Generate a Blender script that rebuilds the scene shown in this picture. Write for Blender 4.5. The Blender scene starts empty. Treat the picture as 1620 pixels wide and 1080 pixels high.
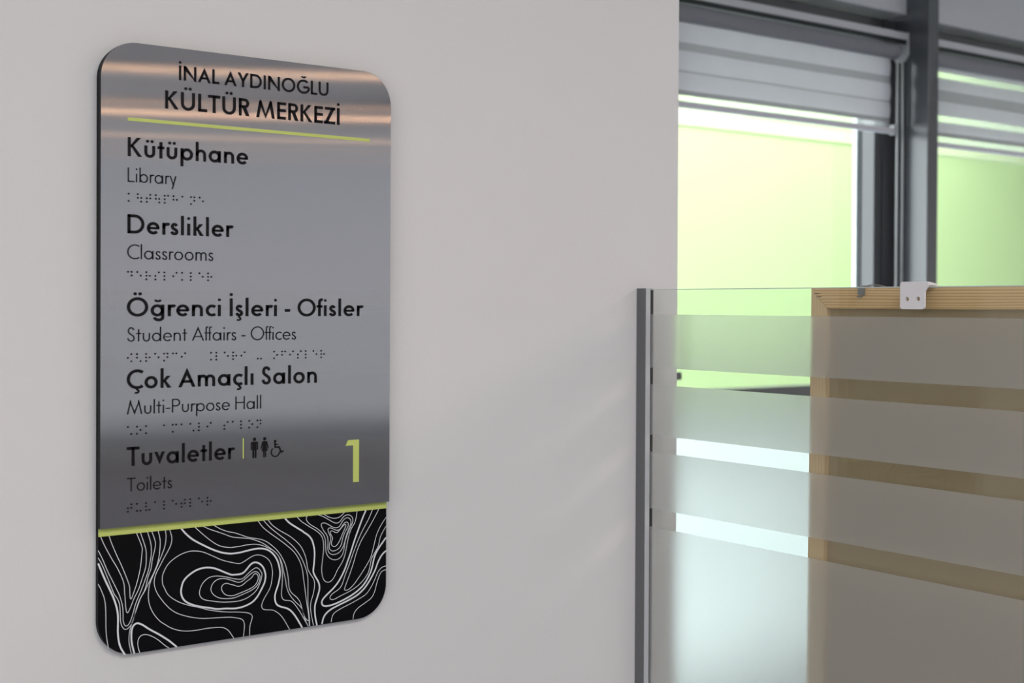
import bpy, bmesh, math, random
from mathutils import Matrix, Vector

random.seed(7)
scene = bpy.context.scene
PI = math.pi

# ----------------------------------------------------------------- camera
# X runs along the sign wall, Y away from the viewer, Z up; the sign wall is the plane Y = 0
F_PX, YAW, PITCH, ROLL, CY = 2128.82, .63738, .00883, .00473, 502.78
cam_data = bpy.data.cameras.new('camera')
cam = bpy.data.objects.new('camera', cam_data)
scene.collection.objects.link(cam)
scene.camera = cam
cam_data.sensor_fit = 'HORIZONTAL'
cam_data.sensor_width = 36.0
cam_data.lens = F_PX / 1620 * 36.0
cam_data.shift_y = -(540 - CY) / 1620
cam_data.clip_start = .02
sa, ca, sp, cp = math.sin(YAW), math.cos(YAW), math.sin(PITCH), math.cos(PITCH)
right = Vector((ca, -sa, 0))
fwd = Vector((sa * cp, ca * cp, -sp))
down = -Vector((sa * sp, ca * sp, cp))
cr, sr = math.cos(ROLL), math.sin(ROLL)
r2 = cr * right - sr * down
d2 = sr * right + cr * down
cam.matrix_world = Matrix(((r2.x, -d2.x, -fwd.x, 0), (r2.y, -d2.y, -fwd.y, -1.45),
                           (r2.z, -d2.z, -fwd.z, 1.5), (0, 0, 0, 1)))
cam_data.dof.use_dof = True
cam_data.dof.focus_distance = 1.62
cam_data.dof.aperture_fstop = 7.5

# ----------------------------------------------------------------- world, lights, exposure
world = bpy.data.worlds.new('world')
scene.world = world
world.use_nodes = True
bg = world.node_tree.nodes['Background']
bg.inputs['Color'].default_value = (.93, .97, 1.0, 1)
bg.inputs['Strength'].default_value = 5.0

def area(name, loc, rot, sx, sy, power, col):
    l = bpy.data.lights.new(name, 'AREA')
    l.shape = 'RECTANGLE'
    l.size, l.size_y = sx, sy
    l.energy = power
    l.color = col
    o = bpy.data.objects.new(name, l)
    scene.collection.objects.link(o)
    o.location = loc
    o.rotation_euler = rot
    return o

NEUTRAL, WARM = (1.0, .962, .915), (1.0, .56, .28)
# two rows of added neutral fill near the sign wall, a few warm downlights farther back in the room
for y in (-2.3, -3.9):
    for x, p in ((-2.6, 8), (-.6, 14), (.9, 22), (4.2, 17), (6.6, 17)):
        area('ceiling_fill', (x, y, 2.885), (0, 0, 0), 1.2, .6, p, NEUTRAL)  # added fill, set too high to show in the steel
for r, deg, p in ((6.64, 27, 19), (7.97, 31, 10), (8.5, 26, 40), (9.9, 22, 17), (10.7, 30, 6), (11.5, 28, 5)):
    area('ceiling_downlight', (.68 + r * math.sin(math.radians(deg)), -r * math.cos(math.radians(deg)), 2.885), (0, 0, 0), .26, .26, p, WARM)
# added area lights along the windowless west wall; this one tints the steel bluish
area('west_fill_light', (-4.15, -8.6, 1.585), (0, -PI / 2, 0), 2.33, 4.5, 36, (.50, .71, 1.0))
area('west_fill_light', (-4.15, -3.3, 1.72), (0, -PI / 2, 0), 1.7, 3.4, 44, (1.0, .965, .925))  # warm-white fill added to brighten the wooden board

scene.view_settings.view_transform = 'Standard'
scene.view_settings.look = 'None'
scene.view_settings.exposure = 0.05
scene.view_settings.gamma = 1.0
scene.view_settings.use_curve_mapping = False

# ----------------------------------------------------------------- helpers
def link(name, me, mat=None, parent=None):
    o = bpy.data.objects.new(name, me)
    scene.collection.objects.link(o)
    if mat is not None:
        for m in (mat if isinstance(mat, (list, tuple)) else [mat]):
            me.materials.append(m)
    if parent is not None:
        o.parent = parent
    return o

def obj(name, bm, mat=None, parent=None, smooth=False):
    bm.normal_update()
    me = bpy.data.meshes.new(name)
    bm.to_mesh(me)
    bm.free()
    if smooth:
        for p in me.polygons:
            p.use_smooth = True
    return link(name, me, mat, parent)

def thing(name, label, cat, loc=(0, 0, 0), group=None):
    o = bpy.data.objects.new(name, None)
    scene.collection.objects.link(o)
    o.location = loc
    o.empty_display_size = .05
    o['label'] = label
    o['category'] = cat
    if group:
        o['group'] = group
    return o

def struct(name, bm, mat, parent=None):
    o = obj(name, bm, mat, parent)
    if parent is None:
        o['kind'] = 'structure'
    return o

def add_box(bm, x0, x1, y0, y1, z0, z1, mi=0):
    v = [bm.verts.new(p) for p in ((x0, y0, z0), (x1, y0, z0), (x1, y1, z0), (x0, y1, z0),
                                   (x0, y0, z1), (x1, y0, z1), (x1, y1, z1), (x0, y1, z1))]
    fs = []
    for idx in ((0, 3, 2, 1), (4, 5, 6, 7), (0, 1, 5, 4), (1, 2, 6, 5), (2, 3, 7, 6), (3, 0, 4, 7)):
        f = bm.faces.new([v[i] for i in idx])
        f.material_index = mi
        fs.append(f)
    return fs

def box(*a, bev=0.0, seg=2):
    bm = bmesh.new()
    add_box(bm, *a)
    if bev:
        bmesh.ops.bevel(bm, geom=bm.edges[:], offset=bev, segments=seg, affect='EDGES', profile=.5)
    return bm

def prism(bm, pts, axis, a, b, mi_side=0, mi_cap=0):
    """closed outline pts (2-D) extruded between a and b along the axis (0 x, 1 y, 2 z)"""
    def mk(p, t):
        q = list(p)
        q.insert(axis, t)
        return q
    lo = [bm.verts.new(mk(p, a)) for p in pts]
    hi = [bm.verts.new(mk(p, b)) for p in pts]
    n = len(pts)
    f = bm.faces.new(lo); f.material_index = mi_cap
    f = bm.faces.new(hi[::-1]); f.material_index = mi_cap
    for i in range(n):
        f = bm.faces.new((lo[i], hi[i], hi[(i + 1) % n], lo[(i + 1) % n]))
        f.material_index = mi_side
    bmesh.ops.recalc_face_normals(bm, faces=bm.faces[:])

def rounded(x0, x1, z0, z1, r, corners=(1, 1, 1, 1), n=14):
    """rounded rectangle outline; corners = bottom-left, bottom-right, top-right, top-left"""
    pts = []
    for (cx, cz, a0, on) in ((x0 + r, z0 + r, PI, corners[0]), (x1 - r, z0 + r, 1.5 * PI, corners[1]),
                             (x1 - r, z1 - r, 0, corners[2]), (x0 + r, z1 - r, .5 * PI, corners[3])):
        if on:
            for i in range(n + 1):
                a = a0 + .5 * PI * i / n
                pts.append((cx + r * math.cos(a), cz + r * math.sin(a)))
        else:
            a = a0 + .25 * PI
            pts.append((cx + r * (1 if math.cos(a) > 0 else -1), cz + r * (1 if math.sin(a) > 0 else -1)))
    return pts

def tube(bm, pts, r, seg=8, caps=True):
    pts = [Vector(p) for p in pts]
    rings = []
    for i, p in enumerate(pts):
        t = (pts[min(i + 1, len(pts) - 1)] - pts[max(i - 1, 0)]).normalized()
        u = t.orthogonal().normalized() if abs(t.z) > .9 else t.cross(Vector((0, 0, 1))).normalized()
        w = t.cross(u)
        rings.append([bm.verts.new(p + r * (math.cos(2 * PI * k / seg) * u + math.sin(2 * PI * k / seg) * w)) for k in range(seg)])
    for a, b in zip(rings, rings[1:]):
        for k in range(seg):
            bm.faces.new((a[k], a[(k + 1) % seg], b[(k + 1) % seg], b[k]))
    if caps:
        bm.faces.new(rings[0][::-1])
        bm.faces.new(rings[-1])

# ----------------------------------------------------------------- materials
def mat(name):
    m = bpy.data.materials.new(name)
    m.use_nodes = True
    nt = m.node_tree
    return m, nt, nt.nodes['Principled BSDF']

def plain(name, col, rough=.6, metal=0.0, spec=.5):
    m, nt, b = mat(name)
    b.inputs['Base Color'].default_value = (*col, 1)
    b.inputs['Roughness'].default_value = rough
    b.inputs['Metallic'].default_value = metal
    b.inputs['Specular IOR Level'].default_value = spec
    return m

def noisy(name, c1, c2, scale=8, rough=.6, bump=0.0, stretch=(1, 1, 1), detail=4, metal=0.0, bscale=None, spec=.5):
    """two-tone noise colour with an optional fine bump"""
    m, nt, b = mat(name)
    N, L = nt.nodes, nt.links
    tc = N.new('ShaderNodeTexCoord')
    mp = N.new('ShaderNodeMapping')
    mp.inputs['Scale'].default_value = stretch
    L.new(tc.outputs['Object'], mp.inputs['Vector'])
    nz = N.new('ShaderNodeTexNoise')
    nz.inputs['Scale'].default_value = scale
    nz.inputs['Detail'].default_value = detail
    L.new(mp.outputs[0], nz.inputs['Vector'])
    mx = N.new('ShaderNodeMix'); mx.data_type = 'RGBA'
    mx.inputs[6].default_value = (*c1, 1)
    mx.inputs[7].default_value = (*c2, 1)
    L.new(nz.outputs['Fac'], mx.inputs[0])
    L.new(mx.outputs[2], b.inputs['Base Color'])
    b.inputs['Roughness'].default_value = rough
    b.inputs['Metallic'].default_value = metal
    b.inputs['Specular IOR Level'].default_value = spec
    if bump:
        n2 = N.new('ShaderNodeTexNoise')
        n2.inputs['Scale'].default_value = bscale or scale * 12
        n2.inputs['Detail'].default_value = 3
        L.new(mp.outputs[0], n2.inputs['Vector'])
        bp = N.new('ShaderNodeBump')
        bp.inputs['Strength'].default_value = bump
        bp.inputs['Distance'].default_value = .002
        L.new(n2.outputs['Fac'], bp.inputs['Height'])
        L.new(bp.outputs[0], b.inputs['Normal'])
    return m

def brushed_steel():
    m = bpy.data.materials.new('brushed_steel')
    m.use_nodes = True
    nt = m.node_tree
    N, L = nt.nodes, nt.links
    N.remove(N['Principled BSDF'])
    out = N['Material Output']
    tc = N.new('ShaderNodeTexCoord')
    # fine vertical brushing: a narrow noise stretched along Z
    mp = N.new('ShaderNodeMapping'); mp.inputs['Scale'].default_value = (900, 1, 14)
    L.new(tc.outputs['Object'], mp.inputs['Vector'])
    nz = N.new('ShaderNodeTexNoise'); nz.inputs['Scale'].default_value = 1.0; nz.inputs['Detail'].default_value = 2
    L.new(mp.outputs[0], nz.inputs['Vector'])
    mx = N.new('ShaderNodeMix'); mx.data_type = 'RGBA'
    mx.inputs[6].default_value = (.59, .60, .635, 1)
    mx.inputs[7].default_value = (.65, .66, .695, 1)
    L.new(nz.outputs['Fac'], mx.inputs[0])
    # broad wiped smudges change the spread a little
    n2 = N.new('ShaderNodeTexNoise'); n2.inputs['Scale'].default_value = 9; n2.inputs['Detail'].default_value = 3
    L.new(tc.outputs['Object'], n2.inputs['Vector'])
    mr = N.new('ShaderNodeMapRange')
    mr.inputs['From Min'].default_value = .35; mr.inputs['From Max'].default_value = .7
    mr.inputs['To Min'].default_value = .20; mr.inputs['To Max'].default_value = .235
    L.new(n2.outputs['Fac'], mr.inputs['Value'])
    g = N.new('ShaderNodeBsdfAnisotropic')
    g.distribution = 'GGX'
    g.inputs['Anisotropy'].default_value = STEEL_ANISO
    L.new(mx.outputs[2], g.inputs['Color'])
    L.new(mr.outputs[0], g.inputs['Roughness'])
    tg = N.new('ShaderNodeCombineXYZ')
    tg.inputs[0].default_value, tg.inputs[2].default_value = STEEL_TANGENT
    L.new(tg.outputs[0], g.inputs['Tangent'])
    d = N.new('ShaderNodeBsdfDiffuse'); d.inputs['Color'].default_value = (.30, .30, .31, 1)
    ms = N.new('ShaderNodeMixShader'); ms.inputs[0].default_value = .94
    L.new(d.outputs[0], ms.inputs[1]); L.new(g.outputs[0], ms.inputs[2])
    L.new(ms.outputs[0], out.inputs['Surface'])
    return m
STEEL_ANISO = .965
STEEL_TANGENT = (0.0, 1.0)

def wood(name, axis, c1, c2, c3, scale=1.0, rough=.55):
    """pine: stretched noise drives wavy growth lines along the given axis"""
    m, nt, b = mat(name)
    N, L = nt.nodes, nt.links
    tc = N.new('ShaderNodeTexCoord')
    mp = N.new('ShaderNodeMapping')
    s = [1.0, 1.0, 1.0]
    s[axis] = .045
    mp.inputs['Scale'].default_value = s
    L.new(tc.outputs['Object'], mp.inputs['Vector'])
    nz = N.new('ShaderNodeTexNoise'); nz.inputs['Scale'].default_value = 60 * scale; nz.inputs['Detail'].default_value = 3
    nz.inputs['Distortion'].default_value = .4
    L.new(mp.outputs[0], nz.inputs['Vector'])
    wv = N.new('ShaderNodeTexWave')
    wv.wave_type = 'BANDS'; wv.bands_direction = 'Z' if axis == 1 else 'Y'
    wv.inputs['Scale'].default_value = 95 * scale
    wv.inputs['Distortion'].default_value = 9.0
    wv.inputs['Detail'].default_value = 2.0
    wv.inputs['Detail Scale'].default_value = .5
    L.new(mp.outputs[0], wv.inputs['Vector'])
    mx = N.new('ShaderNodeMix'); mx.data_type = 'RGBA'
    mx.inputs[6].default_value = (*c1, 1); mx.inputs[7].default_value = (*c2, 1)
    L.new(nz.outputs['Fac'], mx.inputs[0])
    cr_ = N.new('ShaderNodeValToRGB')
    cr_.color_ramp.elements[0].position = .45; cr_.color_ramp.elements[0].color = (0, 0, 0, 1)
    cr_.color_ramp.elements[1].position = 1.0; cr_.color_ramp.elements[1].color = (.75, .75, .75, 1)
    L.new(wv.outputs['Fac'], cr_.inputs[0])
    m2 = N.new('ShaderNodeMix'); m2.data_type = 'RGBA'
    L.new(cr_.outputs[0], m2.inputs[0])
    L.new(mx.outputs[2], m2.inputs[6]); m2.inputs[7].default_value = (*c3, 1)
    L.new(m2.outputs[2], b.inputs['Base Color'])
    b.inputs['Roughness'].default_value = rough
    return m

def pane_material(name, tint, gloss=.05):
    """clear window glass: lets light straight through, with a faint mirror"""
    m = bpy.data.materials.new(name)
    m.use_nodes = True
    nt = m.node_tree
    N, L = nt.nodes, nt.links
    N.remove(N['Principled BSDF'])
    t = N.new('ShaderNodeBsdfTransparent'); t.inputs['Color'].default_value = (*tint, 1)
    g = N.new('ShaderNodeBsdfGlossy'); g.inputs['Roughness'].default_value = .01
    ms = N.new('ShaderNodeMixShader'); ms.inputs[0].default_value = gloss
    L.new(t.outputs[0], ms.inputs[1]); L.new(g.outputs[0], ms.inputs[2])
    L.new(ms.outputs[0], N['Material Output'].inputs['Surface'])
    return m

def frosted_film():
    m = bpy.data.materials.new('frosted_film')
    m.use_nodes = True
    nt = m.node_tree
    N, L = nt.nodes, nt.links
    N.remove(N['Principled BSDF'])
    r = N.new('ShaderNodeBsdfRefraction')
    r.inputs['Color'].default_value = (.985, .99, .985, 1)
    r.inputs['Roughness'].default_value = .31
    r.inputs['IOR'].default_value = 1.45
    d = N.new('ShaderNodeBsdfDiffuse'); d.inputs['Color'].default_value = (.88, .88, .87, 1)
    tl = N.new('ShaderNodeBsdfTranslucent'); tl.inputs['Color'].default_value = (.80, .82, .80, 1)
    m1 = N.new('ShaderNodeMixShader'); m1.inputs[0].default_value = .12
    L.new(d.outputs[0], m1.inputs[1]); L.new(tl.outputs[0], m1.inputs[2])
    m2 = N.new('ShaderNodeMixShader'); m2.inputs[0].default_value = FILM_VEIL
    L.new(r.outputs[0], m2.inputs[1]); L.new(m1.outputs[0], m2.inputs[2])
    L.new(m2.outputs[0], N['Material Output'].inputs['Surface'])
    return m
FILM_VEIL = .195

def blind_fabric(name, col, transl, through):
    m = bpy.data.materials.new(name)
    m.use_nodes = True
    nt = m.node_tree
    N, L = nt.nodes, nt.links
    N.remove(N['Principled BSDF'])
    tc = N.new('ShaderNodeTexCoord')
    nz = N.new('ShaderNodeTexNoise'); nz.inputs['Scale'].default_value = 14; nz.inputs['Detail'].default_value = 3
    L.new(tc.outputs['Object'], nz.inputs['Vector'])
    mx = N.new('ShaderNodeMix'); mx.data_type = 'RGBA'
    mx.inputs[6].default_value = (*[c * .93 for c in col], 1); mx.inputs[7].default_value = (*col, 1)
    L.new(nz.outputs['Fac'], mx.inputs[0])
    d = N.new('ShaderNodeBsdfDiffuse'); L.new(mx.outputs[2], d.inputs['Color'])
    t = N.new('ShaderNodeBsdfTranslucent'); L.new(mx.outputs[2], t.inputs['Color'])
    m1 = N.new('ShaderNodeMixShader'); m1.inputs[0].default_value = transl
    L.new(d.outputs[0], m1.inputs[1]); L.new(t.outputs[0], m1.inputs[2])
    tp = N.new('ShaderNodeBsdfTransparent')
    m2 = N.new('ShaderNodeMixShader'); m2.inputs[0].default_value = through
    L.new(m1.outputs[0], m2.inputs[1]); L.new(tp.outputs[0], m2.inputs[2])
    L.new(m2.outputs[0], N['Material Output'].inputs['Surface'])
    return m

M_WALL = noisy('white_wall_paint', (.79, .775, .765), (.83, .815, .805), 3, .75, .12, bscale=260)
M_LINTEL = noisy('grey_wall_paint', (.68, .685, .70), (.71, .715, .73), 3, .7)
M_CEIL = plain('ceiling_paint', (.78, .76, .74), .8)
M_FLOOR = noisy('dark_floor', (.22, .25, .33), (.26, .29, .38), 6, .5)
M_FAR = noisy('far_wall_paint', (.68, .71, .78), (.72, .75, .82), 2, .8)
M_DADO = noisy('far_wall_panelling', (.42, .46, .47), (.46, .50, .51), 2, .7)
M_STEEL = brushed_steel()
M_BLACK = noisy('black_acrylic', (.003, .003, .004), (.005, .005, .006), 40, .5, spec=.1)
M_EDGE = plain('dark_sheet_edge', (.008, .011, .012), .5, spec=.15)
M_LIME = plain('lime_vinyl', (.64, .73, .19), .55)
M_INK = plain('black_lettering', (.006, .005, .007), .6, spec=.2)
M_WHITE_INK = plain('white_contour_ink', (.86, .87, .90), .6)
M_ALU = noisy('grey_aluminium', (.125, .13, .135), (.15, .155, .16), 30, .38, metal=.0, stretch=(1, 1, .02))
M_ALU_LIT = plain('lit_aluminium_front', (.60, .61, .63), .35)  # paler copy of the channel grey, its brighter lit front put into the colour
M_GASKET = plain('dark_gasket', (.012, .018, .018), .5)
M_GLASS = pane_material('partition_glass', (.945, .962, .952), .045)
M_GLASS_EDGE = plain('green_glass_edge', (.58, .66, .62), .25)
M_FILM = frosted_film()
M_PINE_H = wood('pine_rail', 1, (.86, .58, .28), (.90, .64, .34), (.60, .29, .09))
M_PINE_V = wood('pine_stile', 2, (.82, .58, .32), (.88, .64, .37), (.76, .52, .27), .7)
M_BOARD = noisy('brown_backing_board', (.42, .31, .175), (.50, .38, .225), 7, .7, stretch=(1, 1, 2.5), detail=6)
M_PLASTIC = plain('white_plastic', (.80, .78, .79), .45)
M_ZINC = plain('zinc_clip', (.35, .36, .36), .35, metal=.7)
M_STAPLE = plain('dark_staple', (.05, .04, .035), .5, metal=.5)
M_ANTHRA = plain('anthracite_frame', (.066, .069, .075), .30, spec=.8)
M_POST = plain('anthracite_post', (.085, .090, .098), .22, spec=.9)
M_RAIL = plain('grey_blind_rail', (.66, .66, .68), .45)
M_CAP = plain('grey_end_cap', (.62, .63, .64), .5)
M_ROLL = blind_fabric('grey_roller_fabric', (.34, .34, .36), .05, 0.0)
M_FAB = blind_fabric('pale_blind_fabric', (.64, .64, .665), .13, 0.0)
M_FAB2 = blind_fabric('doubled_blind_fabric', (.42, .42, .43), .12, 0.0)
M_FABD = blind_fabric('hem_blind_fabric', (.34, .34, .345), .15, 0.0)
M_SHEER = blind_fabric('sheer_blind_fabric', (.8, .82, .82), .5, .62)
M_BAR = plain('grey_bottom_bar', (.80, .80, .84), .45)
M_CHAIN = plain('grey_bead_chain', (.60, .60, .60), .4)
M_PANE = pane_material('window_pane', (.97, .99, .98))
M_LIMEWALL = noisy('lime_render', (.585, .76, .36), (.615, .79, .38), 4, .5)
M_GROUND = noisy('pale_concrete', (.58, .62, .64), (.63, .67, .69), 5, .8)
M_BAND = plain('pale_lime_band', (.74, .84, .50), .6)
M_PLINTH = plain('white_plinth', (.88, .93, .93), .7)

# ----------------------------------------------------------------- the room
# sign wall with its end at X = 1.377
bm = box(-4.2, 1.377, 0, .16, -.05, 3.0)
struct('wall_left', bm, M_WALL)
struct('wall_return', box(1.217, 1.377, .16, 1.55, -.05, 3.0), M_WALL)
struct('wall_back', box(-4.2, 8.2, -11.7, -11.5, -.05, 3.0), M_FAR)
struct('baseboard_back', box(-4.0, 8.0, -11.5, -11.47, 0, .95), M_DADO)
struct('wall_west', box(-4.3, -4.2, -11.7, .16, -.05, 3.0), M_WALL)
struct('wall_east', box(8.2, 8.3, -11.7, 1.7, -.05, 3.0), M_WALL)
struct('floor', box(-4.3, 8.3, -11.7, 1.7, -.12, 0), M_FLOOR)
struct('ceiling', box(-4.3, 8.3, -11.7, 1.7, 2.9, 3.1), M_CEIL)
# wall over the windows and the low sill wall under them
bm = bmesh.new()
add_box(bm, 1.217, 3.947, 1.55, 1.70, 2.535, 2.9)
add_box(bm, 4.005, 8.2, 1.55, 1.70, 2.529, 2.9)
add_box(bm, 1.217, 3.947, 1.55, 1.70, 0, .18)
add_box(bm, 4.005, 8.2, 1.55, 1.70, 0, .18)
add_box(bm, 1.217, 1.75, 1.55, 1.70, .18, 2.535)
struct('wall_right', bm, M_LINTEL)

# window post standing proud between the two windows
struct('trim_1', box(3.947, 4.005, 1.455, 1.69, 0, 2.9, bev=.003), M_POST)

def window(name, x0, x1, top, jl, jr):
    """aluminium window: frame with head, transom and jambs; two panes; sash handle"""
    bm = bmesh.new()
    yf, yb = 1.60, 1.690
    add_box(bm, x0, x0 + jl, yf, yb, .18, top)
    add_box(bm, x1 - jr, x1, yf, yb, .18, top)
    add_box(bm, x0 + jl, x1 - jr, yf, yb, top - .075, top)
    add_box(bm, x0 + jl, x1 - jr, yf, yb, .18, .28)
    add_box(bm, x0 + jl, x1 - jr, yf, yb, 1.093, 1.236)
    # stepped glazing rebate
    for (a, b) in ((x0 + jl * .35, x0 + jl * .55), (x1 - jr * .62, x1 - jr * .35)):
        add_box(bm, a, b, yf - .006, yf, .18, top)
    fr = struct(name, bm, M_ANTHRA)
    obj('pane', box(x0 + jl, x1 - jr, 1.664, 1.670, 1.236, top - .075), M_PANE, fr)
    obj('pane', box(x0 + jl, x1 - jr, 1.664, 1.670, .28, 1.093), M_PANE, fr)
    bm = bmesh.new()
    for (z0, z1) in ((1.236, top - .075), (.28, 1.093)):
        for (a, b) in ((x0 + jl, x0 + jl + .003), (x1 - jr - .003, x1 - jr)):
            add_box(bm, a, b, 1.655, 1.664, z0, z1)
    obj('glazing_gasket', bm, M_GASKET, fr)
    obj('outer_reveal', box(x1 - jr - .006, x1 - jr, 1.672, 1.689, 1.236, top - .075), M_PLINTH, fr)
    return fr

win1 = window('window_1', 1.75, 3.947, 2.52, .06, .108)
# a mid stile hidden behind the wall corner carries the handle
bm = bmesh.new()
add_box(bm, 2.77, 2.835, 1.60, 1.69, 1.236, 2.445)
obj('stile', bm, M_ANTHRA, win1)
bm = bmesh.new()
add_box(bm, 2.785, 2.815, 1.585, 1.60, 1.24, 1.34)
add_box(bm, 2.785, 2.864, 1.545, 1.567, 1.277, 1.300)
add_box(bm, 2.79, 2.81, 1.565, 1.587, 1.277, 1.300)
obj('handle', bm, M_ANTHRA, win1)
win2 = window('window_2', 4.005, 6.6, 2.515, .10, .10)

# outside: pale paving, lime rendered wall on a white plinth
struct('ground', box(-6, 30, 1.70, 30, -.2, 0), M_GROUND)
bm = bmesh.new()
add_box(bm, 4.3, 22, 4.0, 4.2, .95, 3.38)
lw = struct('wall_outside', bm, M_LIMEWALL)
pl = obj('plinth', box(4.3, 22, 3.95, 4.25, 0, .95), M_PLINTH, lw)
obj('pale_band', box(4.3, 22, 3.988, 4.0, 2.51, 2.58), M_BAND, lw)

# facade further along; slab over the yard is added to shade the lime wall
struct('wall_facade', box(8.3, 22, 1.55, 1.70, 0, 3.40), M_LINTEL)
struct('wall_gap_blocker', box(1.2, 8.3, 1.55, 1.70, 3.1, 3.40), M_LINTEL)  # added above the roof, closes the gap to the slab against light
struct('sky_blocker', box(7.7, 22, 1.70, 4.6, 3.40, 3.55), M_GROUND)

# ----------------------------------------------------------------- stroke lettering
class Pen:
    """collects flat polygons of geometric sans letters; cap height 1, stroke width w"""
    def __init__(self, w, xh):
        self.w, self.h, self.xh = w, w / 2, xh
        self.polys = []
    def poly(self, *pts):
        self.polys.append([tuple(p) for p in pts])
    def rect(self, x0, x1, y0, y1):
        self.poly((x0, y0), (x1, y0), (x1, y1), (x0, y1))
    def stem(self, x, y0, y1):
        self.rect(x - self.h, x + self.h, y0, y1)
    def bar(self, y, x0, x1, k=1.0):
        self.rect(x0, x1, y - self.h * k, y + self.h * k)
    def slant(self, x0, y0, x1, y1, k=1.0):
        L = math.hypot(x1 - x0, y1 - y0)
        d = self.h * k * L / abs(y1 - y0)
        self.poly((x0 - d, y0), (x0 + d, y0), (x1 + d, y1), (x1 - d, y1))
    def stroke(self, pts, k=1.0, closed=False):
        n = len(pts)
        off = []
        for i in range(n):
            if closed:
                a, b = pts[i - 1], pts[(i + 1) % n]
            else:
                a, b = pts[max(i - 1, 0)], pts[min(i + 1, n - 1)]
            p = pts[i]
            d1 = (p[0] - a[0], p[1] - a[1]) if p != a else (b[0] - p[0], b[1] - p[1])
            d2 = (b[0] - p[0], b[1] - p[1]) if p != b else d1
            l1, l2 = math.hypot(*d1) or 1, math.hypot(*d2) or 1
            n1, n2 = (-d1[1] / l1, d1[0] / l1), (-d2[1] / l2, d2[0] / l2)
            mx, my = n1[0] + n2[0], n1[1] + n2[1]
            ml = math.hypot(mx, my) or 1
            mx, my = mx / ml, my / ml
            c = max(mx * n1[0] + my * n1[1], .25)
            s = self.h * k / c
            off.append(((p[0] + mx * s, p[1] + my * s), (p[0] - mx * s, p[1] - my * s)))
        for i in range(n if closed else n - 1):
            a, b = off[i], off[(i + 1) % n]
            self.poly(a[0], a[1], b[1], b[0])
    def arc(self, cx, cy, rx, ry, a0, a1, k=1.0, n=28):
        full = abs(abs(a1 - a0) - 360) < 1e-6
        m = n if full else n + 1
        pts = [(cx + rx * math.cos(math.radians(a0 + (a1 - a0) * i / n)),
                cy + ry * math.sin(math.radians(a0 + (a1 - a0) * i / n))) for i in range(m)]
        self.stroke(pts, k, full)
    def dot(self, x, y, r):
        self.poly(*[(x + r * math.cos(2 * PI * i / 16), y + r * math.sin(2 * PI * i / 16)) for i in range(16)])

def spline(pts, n=6, closed=False):
    out = []
    m = len(pts)
    rng = m if closed else m - 1
    for i in range(rng):
        if closed:
            p0, p1, p2, p3 = pts[i - 1], pts[i], pts[(i + 1) % m], pts[(i + 2) % m]
        else:
            p0, p1, p2, p3 = pts[max(i - 1, 0)], pts[i], pts[i + 1], pts[min(i + 2, m - 1)]
        for j in range(n):
            t = j / n
            q = []
            for a in (0, 1):
                q.append(.5 * (2 * p1[a] + (p2[a] - p0[a]) * t + (2 * p0[a] - 5 * p1[a] + 4 * p2[a] - p3[a]) * t * t
                               + (3 * p1[a] - p0[a] - 3 * p2[a] + p3[a]) * t ** 3))
            out.append(tuple(q))
    if not closed:
        out.append(tuple(pts[-1]))
    return out

def ess(p, x, W, H):
    h = p.h
    sx = lambda u: x + h + u * (W - 2 * h)
    sy = lambda v: h - .012 + v * (H - 2 * h + .024)
    pts = ((.93, .83), (.78, .95), (.52, 1), (.24, .94), (.10, .77), (.22, .60), (.52, .49),
           (.84, .37), (.98, .21), (.84, .055), (.50, 0), (.18, .06), (0.0, .22))
    p.stroke(spline([(sx(a), sy(b)) for a, b in pts], 5))

def peak(p, x, W, H, up=True, k=1.0):
    """pointed A / V pair of legs"""
    c = W / 2
    wd = p.w * k * math.hypot(c, H) / H
    f = (lambda y: y) if up else (lambda y: H - y)
    yi = H * (c - wd) / c
    p.poly((x, f(0)), (x + wd, f(0)), (x + c, f(yi)), (x + c, f(H)))
    p.poly((x + W, f(0)), (x + W - wd, f(0)), (x + c, f(yi)), (x + c, f(H)))
    return yi

def cedilla(p, x, y=0.0):
    k = .62
    p.stroke([(x + .015, y + .03), (x + .0, y - .055)], k)
    p.stroke(spline([(x - .01, y - .055), (x + .06, y - .075), (x + .095, y - .135), (x + .05, y - .20), (x - .04, y - .215), (x - .10, y - .20)], 4), k)

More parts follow.
